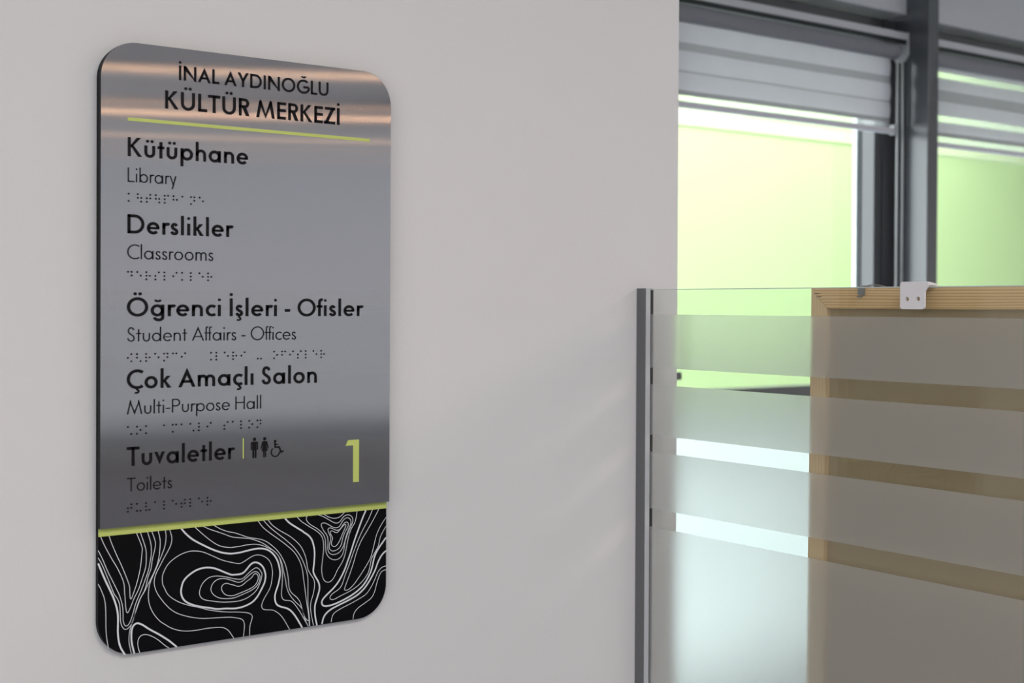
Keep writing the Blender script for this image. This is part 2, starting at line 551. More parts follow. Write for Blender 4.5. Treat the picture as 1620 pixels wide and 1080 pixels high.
def glyph(p, ch, x):
    """draws ch with its left edge at x and returns (width, left bearing, right bearing)"""
    w, h, xh = p.w, p.h, p.xh
    st, rd, dg = .088, .062, .03
    if w < .12:
        st, rd, dg = .085, .06, .03
    asc, desc = 1.04, -.335
    o = .012
    R = xh / 2 + o - h
    dr = .078 if w > .12 else .06
    if ch == ' ':
        return .30, 0, 0
    if ch == '-':
        p.bar(.33, x, x + .30, 1.0); return .30, .06, .06
    if ch in 'Iİ':
        p.stem(x + h, 0, 1)
        if ch == 'İ': p.dot(x + h, 1.21, dr * 1.12)
        return w, st, st
    if ch == 'N':
        W = .88
        p.stem(x + h, 0, 1); p.stem(x + W - h, 0, 1)
        d = h * 1.25
        p.poly((x, 1.02), (x + .02, 1.02), (x + w + .06, 1 - .06), (x + W, -.03), (x + W - .02, -.03), (x, 1 - .22))
        return W, st, st
    if ch == 'A':
        W = .90
        peak(p, x, W, 1.03)
        p.bar(.30, x + .17, x + W - .17, .92)
        return W, dg, dg
    if ch == 'L':
        W = .50
        p.stem(x + h, 0, 1); p.bar(h, x, x + W); return W, st, dg
    if ch == 'Y':
        W = .82
        yj = .42
        p.stem(x + W / 2, 0, yj + .05)
        wd = w * 1.2
        p.poly((x, 1), (x + wd, 1), (x + W / 2 + h, yj + .02), (x + W / 2 - h, yj - .02))
        p.poly((x + W, 1), (x + W - wd, 1), (x + W / 2 - h, yj + .02), (x + W / 2 + h, yj - .02))
        return W, dg, dg
    if ch == 'D':
        W = .86
        p.stem(x + h, 0, 1)
        cx = x + W - .5
        p.bar(h, x, cx); p.bar(1 - h, x, cx)
        p.arc(cx, .5, .5 - h, .5 - h, -90, 90)
        return W, st, rd
    if ch in 'OÖ':
        W = 1.04
        p.arc(x + W / 2, .5, W / 2 - h, .52 - h, 0, 360, n=48)
        if ch == 'Ö':
            p.dot(x + W / 2 - .12, 1.20, dr * 1.08); p.dot(x + W / 2 + .12, 1.20, dr * 1.08)
        return W, rd, rd
    if ch == 'Ğ':
        W = .94
        p.arc(x + .52, .5, .52 - h, .52 - h, 47, 352, n=40)
        p.bar(.46, x + .50, x + W)
        p.arc(x + .52, 1.30, .16, .13, 200, 340, .72, 12)
        return W, rd, rd
    if ch in 'CÇ':
        W = .80
        p.arc(x + .52, .5, .52 - h, .52 - h, 52, 308, n=40)
        if ch == 'Ç': cedilla(p, x + .50, -.0)
        return W, rd, dg
    if ch in 'UÜ':
        W = .78
        r = W / 2 - h
        p.stroke([(x + h, 1), (x + h, W / 2)] + [(x + W / 2 + r * math.cos(a), W / 2 - o + (r + .0) * math.sin(a))
                 for a in [PI + PI * i / 20 for i in range(21)]] + [(x + W - h, W / 2), (x + W - h, 1)])
        if ch == 'Ü':
            p.dot(x + W / 2 - .12, 1.20, dr * 1.08); p.dot(x + W / 2 + .12, 1.20, dr * 1.08)
        return W, st, st
    if ch == 'K':
        W = .74
        p.stem(x + h, 0, 1)
        wd = w * 1.32
        p.poly((x + w, .46), (x + w, .60), (x + W - .06 - wd, 1), (x + W - .06, 1), (x + w + .06, .50))
        p.poly((x + w - .02, .565), (x + W - wd, 0), (x + W, 0), (x + w + .10, .64))
        return W, st, dg
    if ch == 'T':
        W = .68
        p.stem(x + W / 2, 0, 1); p.bar(1 - h, x, x + W); return W, dg, dg
    if ch in 'RP':
        W = .62
        p.stem(x + h, 0, 1)
        yb = .44
        r = (1 - yb) / 2
        cx = x + W - .02 - r
        p.bar(1 - h, x, cx); p.bar(yb + h, x, cx)
        p.arc(cx, (1 + yb) / 2, r - h, r - h, -90, 90)
        if ch == 'R':
            wd = w * 1.28
            p.poly((x + .20, yb + .04), (x + .20 + wd * 1.05, yb + .04), (x + W, 0), (x + W - wd, 0))
        return W, st, dg + .01
    if ch == 'M':
        W = 1.10
        p.slant(x + h * 1.02, 0, x + .255, .93)
        p.slant(x + W - h * 1.02, 0, x + W - .255, .93)
        wd = w * 1.1
        a = x + .255
        p.poly((a - wd * .5, .93), (a - .01, 1.03), (a + .03, 1.0), (a + wd * .62, .78), (x + W / 2, .22), (x + W / 2, -.03), (a - wd * .42, .85))
        b = x + W - .255
        p.poly((b + wd * .5, .93), (b + .01, 1.03), (b - .03, 1.0), (b - wd * .62, .78), (x + W / 2, .22), (x + W / 2, -.03), (b + wd * .42, .85))
        return W, dg + .03, dg + .03
    if ch == 'E':
        W = .53
        p.stem(x + h, 0, 1)
        for y in (h, .52, 1 - h): p.bar(y, x, x + W)
        return W, st, dg + .02
    if ch == 'Z':
        W = .70
        p.bar(h, x, x + W); p.bar(1 - h, x + .05, x + W)
        wd = w * 1.22
        p.poly((x, 0), (x + wd, 0), (x + W, 1), (x + W - wd, 1))
        return W, dg, dg
    if ch == 'H':
        W = .74
        p.stem(x + h, 0, 1); p.stem(x + W - h, 0, 1); p.bar(.53, x, x + W); return W, st, st
    if ch == 'S':
        W = .54
        ess(p, x, W, 1); return W, rd, rd
    # ---------------- lower case
    if ch in 'iıl':
        p.stem(x + h, 0, asc if ch == 'l' else xh)
        if ch == 'i': p.dot(x + h, .91, dr)
        return w, st, st
    if ch in 'oö':
        W = xh + 2 * o
        p.arc(x + W / 2, xh / 2, R, R, 0, 360, n=40); return W, rd, rd
    if ch in 'aqdgğ':
        W = xh + 2 * o + .02
        c = x + R + h
        p.arc(c, xh / 2, R, R, 0, 360, n=40)
        s = x + W - h
        if ch == 'a': p.stem(s, 0, xh)
        elif ch == 'd': p.stem(s, 0, asc)
        else:
            r = R * .80
            y0 = desc + .05 + h + r * .62 + .03
            p.stroke([(s, xh), (s, y0)] + [(s - r + r * math.cos(a), y0 + r * .72 * math.sin(a)) for a in [-i * PI / 18 for i in range(1, 19)]])
            if ch == 'ğ': p.arc(c + .03, .93, .15, .12, 200, 340, .72, 12)
        return W, rd, st
    if ch in 'pb':
        W = xh + 2 * o + .02
        c = x + W - R - h
        p.arc(c, xh / 2, R, R, 0, 360, n=40)
        p.stem(x + h, desc if ch == 'p' else 0, xh if ch == 'p' else asc)
        return W, st, rd
    if ch == 'e':
        W = xh + 2 * o - .01
        c = x + R + h
        p.arc(c, xh / 2, R, R, -2, 318, n=40)
        p.bar(xh / 2 + .005, x + h, x + 2 * R + w - h * .4, .8)
        return W, rd, rd
    if ch in 'cç':
        W = xh * .80
        c = x + R + h
        p.arc(c, xh / 2, R, R, 50, 310, n=36)
        if ch == 'ç': cedilla(p, x + W * .62)
        return W, rd, dg + .01
    if ch in 'nhm':
        W = .57 if w > .12 else .51
        top = asc if ch == 'h' else xh
        p.stem(x + h, 0, top)
        def arch(a, b):
            r = (b - a) / 2
            p.stroke([(a, xh - .34), (a, xh + o - h - r)] + [(a + r - r * math.cos(t), xh + o - h - r + r * math.sin(t)) for t in [PI * i / 18 for i in range(1, 18)]] + [(b, xh + o - h - r), (b, 0)])
        if ch == 'm':
            W = .93 if w > .12 else .80
            m = x + W / 2
            arch(x + h, m); arch(m, x + W - h)
        else:
            arch(x + h, x + W - h)
        return W, st, st - .005
    if ch in 'uü':
        W = .57 if w > .12 else .51
        r = W / 2 - h
        p.stroke([(x + h, xh), (x + h, W / 2)] + [(x + W / 2 + r * math.cos(a), W / 2 - o + r * math.sin(a)) for a in [PI + PI * i / 18 for i in range(19)]] + [(x + W - h, W / 2), (x + W - h, xh)])
        if ch == 'ü':
            p.dot(x + W / 2 - .12, .86, dr * 1.05); p.dot(x + W / 2 + .12, .86, dr * 1.05)
        return W, st, st
    if ch == 'r':
        W = .36 if w > .12 else .29
        p.stem(x + h, 0, xh)
        r = W * .72
        p.stroke([(x + h, xh - .30), (x + h + .01, xh - .17)] + spline([(x + h + .03, xh - .12), (x + h + W * .34, xh - h - .01), (x + W * .80, xh - h + o), (x + W * 1.02, xh - h - .035)], 4))
        return W, st, .01
    if ch == 't':
        W = .36 if w > .12 else .34
        p.stem(x + W / 2, 0, .87)
        p.bar(xh - h * .9, x, x + W, .9)
        return W, .035, .035
    if ch == 'f':
        W = .34 if w > .12 else .27
        s = x + .06 + h
        r = .13 if w > .12 else .10
        p.stroke([(s, 0), (s, asc - r - h)] + [(s + r - r * math.cos(t), asc - r - h + r * math.sin(t)) for t in [PI * .5 * i / 8 for i in range(1, 9)]] + [(s + r + .06, asc - h - .02)])
        p.bar(xh - h * .9, x - .03, x + W - .03, .9)
        return W, .02, .0
    if ch in 'sş':
        W = .43 if w > .12 else .37
        ess(p, x, W, xh)
        if ch == 'ş': cedilla(p, x + W * .45)
        return W, .045, .045
    if ch == 'k':
        W = .56
        p.stem(x + h, 0, asc)
        wd = w * 1.35
        p.poly((x + w - .02, .27), (x + w - .02, .40), (x + W - .04 - wd, xh), (x + W - .04, xh), (x + w + .05, .29))
        p.poly((x + w, .36), (x + W - wd, 0), (x + W, 0), (x + w + .10, .41))
        return W, st, dg
    if ch == 'v':
        W = .58
        peak(p, x, W, xh + .03, False, 1.0)
        return W, dg, dg
    if ch == 'y':
        W = .53
        c = W / 2
        wd = w * math.hypot(c, xh) / xh
        p.poly((x, xh), (x + wd, xh), (x + c + wd * .5, .0), (x + c - wd * .15, -.06))
        dx = .53 * .30
        sl = (W - wd - (c - wd * .1)) / xh
        yb = desc
        p.poly((x + W, xh), (x + W - wd, xh), (x + W - wd - sl * (xh - yb), yb), (x + W - sl * (xh - yb), yb))
        return W, dg, dg
    raise KeyError(ch)

def text_polys(text, w, xh, x0, x1, cap):
    """polygons in millimetres; the string is fitted to [x0, x1], cap height in mm"""
    p = Pen(w, xh)
    x, prev = 0.0, None
    for ch in text:
        t = Pen(w, xh)
        W, lb, rb = glyph(t, ch, 0.0)
        if prev is not None:
            x += prev + lb
            if ch in 'fi' and last == 'f': x -= .03
        for q in t.polys:
            p.polys.append([(a + x, b) for a, b in q])
        x += W
        prev, last = rb, ch
    k = (x1 - x0) / x
    return [[(x0 + a * k, b * cap) for a, b in q] for q in p.polys], k / cap

def flat(name, polys, y, mat_, parent, z=0.0, thick=.00025):
    """letters cut from a thin film: raised by thick, front faces towards -Y; polys in mm"""
    bm = bmesh.new()
    for q in polys:
        pts = [(a * .001, b * .001 + z) for a, b in q]
        ar = sum(pts[i - 1][0] * pts[i][1] - pts[i][0] * pts[i - 1][1] for i in range(len(pts)))
        if ar < 0:
            pts = pts[::-1]
        f = [bm.verts.new((a, y - thick, b)) for a, b in pts]
        k = [bm.verts.new((a, y, b)) for a, b in pts]
        bm.faces.new(f)
        n = len(f)
        for i in range(n):
            bm.faces.new((f[i], k[i], k[(i + 1) % n], f[(i + 1) % n]))
    return obj(name, bm, mat_, parent)

# ----------------------------------------------------------------- the sign
SX, SZ = .5090, 1.1137
sign = thing('wall_sign', 'brushed steel wayfinding sign with black lettering and a contour-line foot on the white wall',
             'sign', (SX, 0, SZ))
bm = bmesh.new()
prism(bm, rounded(0, .3648, 0, .6725, .040), 1, -.0006, -.0080)
board = obj('backing_board', bm, M_BLACK, sign)
bm = bmesh.new()
prism(bm, rounded(-.0004, .3648, .1424, .6730, .040, (0, 0, 1, 1)), 1, -.0082, -.0140)
obj('plate_core', bm, M_EDGE, sign)
bm = bmesh.new()
prism(bm, rounded(-.0004, .3648, .1424, .6730, .040, (0, 0, 1, 1)), 1, -.0140, -.0150, 1, 0)
plate = obj('steel_plate', bm, [M_STEEL, M_EDGE], sign)
strip = obj('lime_strip', box(0.0001, .3648, -.0084, -.0080, .1331, .1424), M_LIME, sign)
obj('header_line', box(.0292, .3345, -.0154, -.0150, .5871, .5908), M_LIME, sign)

TXT = (
    ('header_text', 'İNAL AYDINOĞLU', .158, .63, 88.1, 277.2, 637.5, 16.3),
    ('header_text', 'KÜLTÜR MERKEZİ', .165, .63, 72.0, 292.4, 604.3, 20.2),
    ('place_name', 'Kütüphane', .156, .635, 29.4, 172.2, 548.3, 20.9),
    ('translation', 'Library', .088, .60, 29.4, 85.4, 520.2, 15.8),
    ('place_name', 'Derslikler', .156, .635, 29.2, 153.5, 463.9, 21.0),
    ('translation', 'Classrooms', .088, .60, 29.0, 129.8, 436.0, 15.8),
    ('place_name', 'Öğrenci İşleri - Ofisler', .156, .635, 28.8, 325.7, 373.1, 20.6),
    ('translation', 'Student Affairs - Offices', .088, .60, 29.1, 235.0, 345.4, 15.6),
    ('place_name', 'Çok Amaçlı Salon', .156, .635, 28.8, 262.8, 293.4, 21.0),
    ('translation', 'Multi-Purpose Hall', .088, .60, 29.0, 189.8, 265.4, 15.3),
    ('place_name', 'Tuvaletler', .156, .635, 29.0, 156.2, 208.7, 21.0),
    ('translation', 'Toilets', .088, .60, 29.1, 81.2, 180.8, 15.0),
)
TEXT_K = []
for name, s, w, xh, x0, x1, base, cap in TXT:
    polys, k = text_polys(s, w, xh, x0, x1, cap)
    TEXT_K.append((s, round(k, 3)))
    flat(name, [[(a, b + base) for a, b in q] for q in polys], -.0150, M_INK, plate)

# figure 1 and the divider
flat('floor_number', [[(312.9, 170.3), (321.2, 170.3), (321.2, 222.1), (305.8, 222.1), (302.3, 215.4), (312.9, 215.4)]], -.0150, M_LIME, plate)
flat('divider_line', [[(166.7, 208.6), (168.1, 208.6), (168.1, 232.1), (166.7, 232.1)]], -.0150, M_LIME, plate)

def circle(cx, cy, r, n=18):
    return [(cx + r * math.cos(2 * PI * i / n), cy + r * math.sin(2 * PI * i / n)) for i in range(n)]

def pen_shape(fn, w):
    p = Pen(w, .6)
    fn(p)
    return p.polys
# man
c = 181.6
man = [circle(c, 229.9, 2.1),
       [(c - 3.6, 227.2), (c + 3.6, 227.2), (c + 4.5, 226.2), (c + 4.5, 217.8), (c + 3.1, 217.8), (c + 3.1, 225), (c + 2.6, 225), (c + 2.6, 217.5), (c - 2.6, 217.5), (c - 2.6, 225), (c - 3.1, 225), (c - 3.1, 217.8), (c - 4.5, 217.8), (c - 4.5, 226.2)],
       [(c - 2.6, 218), (c - .35, 218), (c - .35, 208.1), (c - 2.4, 208.1)], [(c + .35, 218), (c + 2.6, 218), (c + 2.4, 208.1), (c + .35, 208.1)]]
flat('man_pictogram', man, -.0150, M_INK, plate)
c = 194.6
woman = [circle(c, 229.9, 2.0), [(c - 2.4, 227.2), (c + 2.4, 227.2), (c + 2.1, 222), (c + 4.0, 215.6), (c - 4.0, 215.6), (c - 2.1, 222)],
         [(c - 2.4, 227.2), (c - 1.5, 225.6), (c - 4.0, 218.2), (c - 5.2, 218.6), (c - 3.4, 225.6)], [(c + 2.4, 227.2), (c + 1.5, 225.6), (c + 4.0, 218.2), (c + 5.2, 218.6), (c + 3.4, 225.6)],
         [(c - 2.0, 216), (c - .35, 216), (c - .35, 208.2), (c - 1.8, 208.2)], [(c + .35, 216), (c + 2.0, 216), (c + 1.8, 208.2), (c + .35, 208.2)]]
flat('woman_pictogram', woman, -.0150, M_INK, plate)
def wheelchair(p):
    p.dot(208.0, 226.3, 1.6)
    p.stroke([(207.9, 224.9), (208.1, 219.2), (213.2, 219.2), (215.7, 213.0), (219.0, 214.4)], 1.1)
    p.stroke([(208.0, 222.3), (212.0, 222.3)], .8)
    p.arc(208.3, 213.6, 5.3, 5.3, 128, 362, .85)
flat('wheelchair_pictogram', pen_shape(wheelchair, 1.7), -.0150, M_INK, plate)

# braille: (letter cells as raised dots), cell pitch and dot pitch in mm
def braille(u0, vtop, vbot, pitch, cells):
    bm = bmesh.new()
    for k, dots in cells:
        for d in dots:
            d -= 1
            x = u0 + k * pitch + (3.95 if d >= 3 else 0)
            z = vtop - (vtop - vbot) * .5 * (d % 3)
            rings = []
            r = 1.12
            for (rr, yy) in ((1.0, 0), (.85, .30), (.5, .50)):
                rings.append([bm.verts.new(((x + r * rr * math.cos(2 * PI * i / 10)) * .001, -.0150 - yy * .001, (z + r * rr * math.sin(2 * PI * i / 10)) * .001)) for i in range(10)])
            for a, b in zip(rings, rings[1:]):
                for i in range(10):
                    bm.faces.new((a[i], a[(i + 1) % 10], b[(i + 1) % 10], b[i]))
            bm.faces.new(rings[-1])
    obj('braille_line', bm, M_INK, plate, True)
BR = dict(a=(1,), c=(1, 4), d=(1, 4, 5), e=(1, 5), f=(1, 2, 4), h=(1, 2, 5), i=(2, 4), k=(1, 3), l=(1, 2, 3), m=(1, 3, 4), n=(1, 3, 4, 5),
          o=(1, 3, 5), p=(1, 2, 3, 4), r=(1, 2, 3, 5), s=(2, 3, 4), t=(2, 3, 4, 5), u=(1, 3, 6), v=(1, 2, 3, 6))
BR.update({'ü': (1, 2, 5, 6), 'ö': (2, 4, 6), 'ğ': (1, 2, 6), 'ç': (1, 6), '-': (3, 6), '~': (4, 6)})
def cells(s):
    return [(i, BR[ch]) for i, ch in enumerate(s) if ch in BR]
braille(30.5, 507.3, 499.4, 10.32, cells('kütüphane'))
braille(30.1, 421.8, 413.9, 10.37, cells('derslikler'))
braille(30.0, 331.5, 323.7, 10.37, cells('öğrenci'))
braille(30.0, 331.5, 323.7, 10.37, cells('         ~leri - ofisler'))
braille(30.2, 251.7, 243.9, 10.33, cells('çok amaçli salon'))
braille(30.4, 166.6, 158.8, 10.34, cells('tuvaletler'))

# white contour lines on the black foot (tenths of a millimetre from the sign's lower left corner)
CONTOURS = [
    ('t', [26,1332,69,1232,148,1082,213,969,271,842,293,761,293,717,304,595,308,531,326,454,366,523,403,611,454,705,498,830,535,940,542,1054,534,1155,474,1332]),
    ('t', [120,1332,147,1252,205,1112,263,985,314,858,351,754,355,696,366,600,417,724,432,766,461,877,479,975,493,1109,492,1174,430,1332]),
    ('t', [0,1183,47,1086,105,946,170,812,231,684,242,653,271,550,279,456,279,385,294,334,312,313,337,324,367,374,396,462,425,559,494,714,564,894,586,992,601,1098,593,1207,556,1332]),
    ('t', [0,1102,40,1031,98,891,177,690,199,658,239,568,250,389,265,324,301,279,345,295,389,356,425,480,469,596,528,696,564,836,598,919,612,1018,642,1137,646,1216,606,1332]),
    ('t', [679,1332,702,1232,698,1109,676,982,631,872,557,737,513,656,480,609,432,486,396,384,363,289,347,198,349,120,375,-1]),
    ('t', [762,1332,772,1261,758,1154,721,1057,669,940,624,844,587,762,572,692,567,598,588,495,640,394,708,313,753,280,829,226,928,183,1036,161,1152,156,1253,160,1372,155,1467,140,1531,95,1571,37,1597,-1]),
    ('t', [815,1332,841,1238,830,1167,796,1098,751,1027,699,936,661,868,639,806,636,735,669,637,745,525,753,515,821,441,905,380,1004,337,1097,306,1214,280,1371,266,1531,252,1595,239,1674,217,1708,195,1729,148,1725,73,1717,-1]),
    ('T', [408,-1,378,123,374,230,389,299,433,333,499,306,581,244,693,171,754,126,814,80,902,-1]),
    ('t', [470,-1,448,77,452,148,485,189,536,193,596,170,678,115,761,38,813,-1]),
    ('T', [0,1042,69,873,120,760,170,648,206,537,221,443,221,322,221,252,233,151,258,76,302,2]),
    ('t', [0,818,30,758,52,699,63,675,81,581,86,447,88,306,99,198,117,97]),
    ('T', [952,1332,1009,1265,1095,1191,1211,1121,1329,1057,1448,1008,1552,985,1593,984,1672,986,1795,1002,1894,1009,1976,998,2051,964,2118,896,2160,815,2182,721,2185,666,2161,554,2128,467,2118,399,2137,328,2188,291,2281,256,2340,210,2400,133,2480,0]),
    ('t', [1117,1332,1180,1271,1274,1188,1369,1116,1448,1078,1552,1056,1592,1057,1671,1058,1754,1066,1861,1063,1943,1043,2018,1009,2101,959,2169,883,2198,796,2213,716,2216,655,2212,540,2204,442,2217,379,2255,355,2323,343,2374,298,2443,204,2503,103,2560,4]),
    ('t', [1215,1332,1305,1288,1448,1230,1568,1178,1671,1157,1795,1134,1893,1098,1976,1055,2059,994,2126,941,2177,875,2211,794,2232,700,2254,612,2275,502,2314,413,2382,328,2468,239,2503,142,2529,69,2563,4]),
    ('t', [1346,1332,1432,1280,1527,1241,1592,1225,1671,1195,1778,1151,1918,1118,2001,1083,2084,1021,2160,945,2219,855,2262,758,2292,623,2305,499,2339,433,2408,371,2451,311,2473,239,2512,125,2529,102,2556,69,2575,72]),
    ('t', [752,879,789,939,850,991,941,1039,1041,1064,1118,1062,1212,1040,1330,983,1449,922,1593,874,1672,858,1739,884,1820,924,1886,936,1960,917,2027,872,2068,810,2085,732,2086,677,2069,565,2036,493,1978,409,1947,337,1962,290,2020,273,2095,260,2171,209,2230,140,2314,0]),
    ('t', [752,879,729,817,733,730,752,689,790,612,851,554,943,495,1058,447,1174,410,1276,371,1411,335,1530,312,1595,304,1674,292,1757,275,1810,252,1831,220,1818,173,1798,108,1794,-1]),
    ('C', [954,659,980,736,1042,794,1134,842,1228,858,1306,851,1385,825,1489,773,1569,737,1593,737,1673,734,1723,751,1771,798,1812,838,1861,852,1919,830,1969,776,1994,705,1998,680,1986,605,1945,527,1896,450,1830,390,1740,356,1659,344,1595,344,1490,358,1387,366,1292,391,1174,421,1097,449,1019,489,973,538,951,599]),
    ('c', [1182,631,1213,686,1275,734,1346,748,1433,738,1529,712,1593,690,1673,674,1715,683,1755,715,1812,758,1874,788,1919,762,1944,718,1952,715,1944,656,1924,598,1879,520,1797,462,1699,429,1594,424,1450,437,1331,464,1245,486,1190,522,1170,572]),
    ('c', [1311,616,1338,671,1394,706,1465,708,1529,690,1594,662,1650,641,1699,647,1756,685,1821,730,1870,744,1911,716,1926,673,1920,628,1879,565,1805,525,1699,493,1594,467,1490,472,1410,491,1347,532,1315,577]),
    ('c', [1438,600,1457,637,1505,649,1561,625,1594,618,1642,595,1699,602,1756,640,1821,678,1841,709,1870,721,1899,695,1901,646,1862,582,1789,546,1675,515,1594,496,1530,502,1482,523,1450,564]),
    ('t', [1899,1332,1959,1254,2050,1177,2168,1089,2269,1010,2372,915,2441,808,2480,695,2493,605,2515,463,2537,306,2564,147,2577,6]),
    ('t', [1969,1332,2050,1245,2151,1160,2261,1072,2372,969,2458,852,2510,746,2503,759,2532,686,2554,583,2556,420,2557,265,2573,138,2583,5]),
    ('t', [2027,1332,2084,1265,2184,1191,2303,1118,2405,1035,2474,951,2527,829,2549,711,2562,675,2597,616,2636,557,2645,486,2628,387,2598,298,2591,221,2607,118,2632,5]),
    ('T', [2247,1332,2302,1275,2379,1222,2491,1150,2491,1145,2552,1105,2604,1045,2635,949,2644,863,2635,739,2627,652,2658,586,2702,511,2711,432,2681,334,2650,237,2655,112,2679,0]),
    ('t', [2407,1332,2473,1267,2491,1257,2575,1200,2664,1144,2734,1079,2761,1006,2766,912,2753,796,2740,670,2754,575,2781,525,2825,502,2869,511,2913,556,2957,638,3019,720,3055,795,3081,895,3099,980,3126,1072,3157,1136,3197,1192,3217,1262,3229,1332]),
    ('t', [2542,1332,2527,1308,2542,1268,2594,1220,2682,1166,2752,1101,2787,1035,2794,940,2801,869,2832,811,2886,773,2939,764,2992,782,3032,829,3050,898,3063,976,3099,1067,3143,1150,3170,1210,3165,1258,3125,1294,3080,1298,3035,1278,2999,1234,2959,1210,2910,1219,2839,1260,2769,1302,2694,1332]),
    ('c', [2730,1204,2738,1227,2778,1229,2840,1198,2893,1165,2937,1153,2982,1165,3008,1202,3053,1253,3098,1264,3138,1237,3143,1189,3116,1128,3081,1053,3054,961,3027,901,2983,850,2921,831,2868,839,2832,874,2823,930,2827,999,2814,1071,2769,1130]),
    ('c', [2822,1141,2831,1159,2866,1160,2920,1131,2964,1121,3000,1140,3044,1198,3080,1213,3107,1196,3103,1153,3063,1094,3031,1026,3009,942,2974,898,2921,876,2876,879,2845,912,2849,974,2867,1027,2849,1076]),
    ('c', [2853,1106,2866,1127,2902,1113,2946,1091,2982,1118,3026,1161,3062,1190,3076,1172,3053,1127,3018,1059,2982,984,2938,933,2903,927,2871,956,2876,995,2892,1032,2867,1074]),
    ('t', [2773,1330,2839,1292,2910,1272,2972,1277,3017,1303,3051,1332]),
    ('T', [3354,1332,3306,1238,3243,1093,3189,963,3136,818,3100,732,3056,627,2984,509,2913,431,2816,356,2755,302,2742,256,2773,221,2843,216,2950,234,3093,279,3210,331,3310,399,3383,486,3438,591,3465,695,3492,772,3548,855,3645,966]),
    ('t', [3448,1330,3389,1214,3316,1102,3253,989,3190,852,3127,698,3065,562,3020,449,2976,400,2887,355,2852,313,2865,288,2914,285,3003,317,3129,357,3237,407,3319,469,3383,542,3410,610,3433,712,3455,752,3501,820,3534,872,3566,990,3644,1107]),
    ('t', [3538,1328,3472,1223,3380,1088,3289,961,3226,832,3181,699,3128,563,3056,398,3066,377,3110,379,3183,430,3255,509,3337,611,3410,714,3437,770,3473,895,3510,1019,3565,1118,3644,1219]),
    ('T', [3646,801,3585,755,3530,672,3493,585,3429,480,3347,378,3247,303,3129,254,2986,209,2870,169,2800,124,2765,74,2747,6]),
    ('t', [3647,612,3586,599,3530,549,3484,458,3429,368,3365,296,3274,252,3147,205,3022,165,2924,123,2888,81,2873,11]),
    ('t', [3647,564,3586,550,3549,498,3512,406,3485,314,3439,239,3348,187,3247,136,3193,80,3177,7]),
]

def fair(pts, closed, step=.9, passes=5):
    """even spacing along the curve, then a few smoothing passes"""
    if closed:
        pts = pts + [pts[0]]
    d = [0.0]
    for a, b in zip(pts, pts[1:]):
        d.append(d[-1] + math.hypot(b[0] - a[0], b[1] - a[1]))
    n = max(8, int(d[-1] / step))
    out, j = [], 0
    for i in range(n + 1):
        s = d[-1] * i / n
        while j < len(pts) - 2 and d[j + 1] < s:
            j += 1
        t = (s - d[j]) / max(d[j + 1] - d[j], 1e-9)
        out.append((pts[j][0] + (pts[j + 1][0] - pts[j][0]) * t, pts[j][1] + (pts[j + 1][1] - pts[j][1]) * t))
    if closed:
        out.pop()
    m = len(out)
    for _ in range(passes):
        q = list(out)
        for i in range(m):
            if not closed and i in (0, m - 1):
                continue
            a, b, c2 = out[i - 1], out[i], out[(i + 1) % m]
            q[i] = (.25 * a[0] + .5 * b[0] + .25 * c2[0], .25 * a[1] + .5 * b[1] + .25 * c2[1])
        out = q
    return out
lines = []
for kind, flatpts in CONTOURS:
    pts = [(flatpts[i] * .1, flatpts[i + 1] * .1) for i in range(0, len(flatpts), 2)]
    closed = kind in 'cC'
    sp_ = fair(spline(pts, 7, closed), closed)
    lines += pen_shape(lambda p: p.stroke(sp_, 1.0, closed), 1.9 if kind in 'TC' else .74)
flat('contour_lines', lines, -.0080, M_WHITE_INK, board, thick=.00015)

# ----------------------------------------------------------------- glass partition
part = thing('glass_partition', 'clear glass partition with frosted stripes and grey wall channel, end-on to the white wall', 'partition', (1.311, -.8, 0))
def local(bm, root):
    bmesh.ops.translate(bm, verts=bm.verts[:], vec=-root.location)
    return bm
GX0, GX1 = 1.3060, 1.3180
bm = bmesh.new()
for f in add_box(bm, GX0, GX1, -1.65, -.0205, .01, 1.5248):
    pass
obj('glass_pane', local(bm, part), M_GLASS, part)
bm = bmesh.new()
add_box(bm, 1.2966, GX0 - .0012, -.0200, -.0005, 0, 1.5262)
ch_ = obj('wall_channel', local(bm, part), M_ALU, part)
obj('channel_lit_front', local(box(1.2966, GX0 - .0012, -.0206, -.0200, 0, 1.5262), part), M_ALU_LIT, part)  # thin sheet on the channel front, coloured paler for the light it catches
obj('gasket', local(box(GX0 - .0010, GX0 + .0048, -.0202, -.0006, 0, 1.5255), part), M_GASKET, part)
for z0, z1 in ((1.4130, 1.4892), (1.3169, 1.3889), (1.2118, 1.2928), (.06, 1.1856)):
    obj('frosted_stripe', local(box(GX0 - .0009, GX0 - .0004, -1.64, -.0210, z0, z1), part), M_FILM, part)
obj('polished_edge', local(box(GX0 - .0002, GX0 + .0010, -1.65, -.0205, 1.5238, 1.5250), part), M_GLASS_EDGE, part)
obj('floor_rail', local(box(1.297, 1.327, -1.65, -.0205, 0, .0095), part), M_ALU, part)

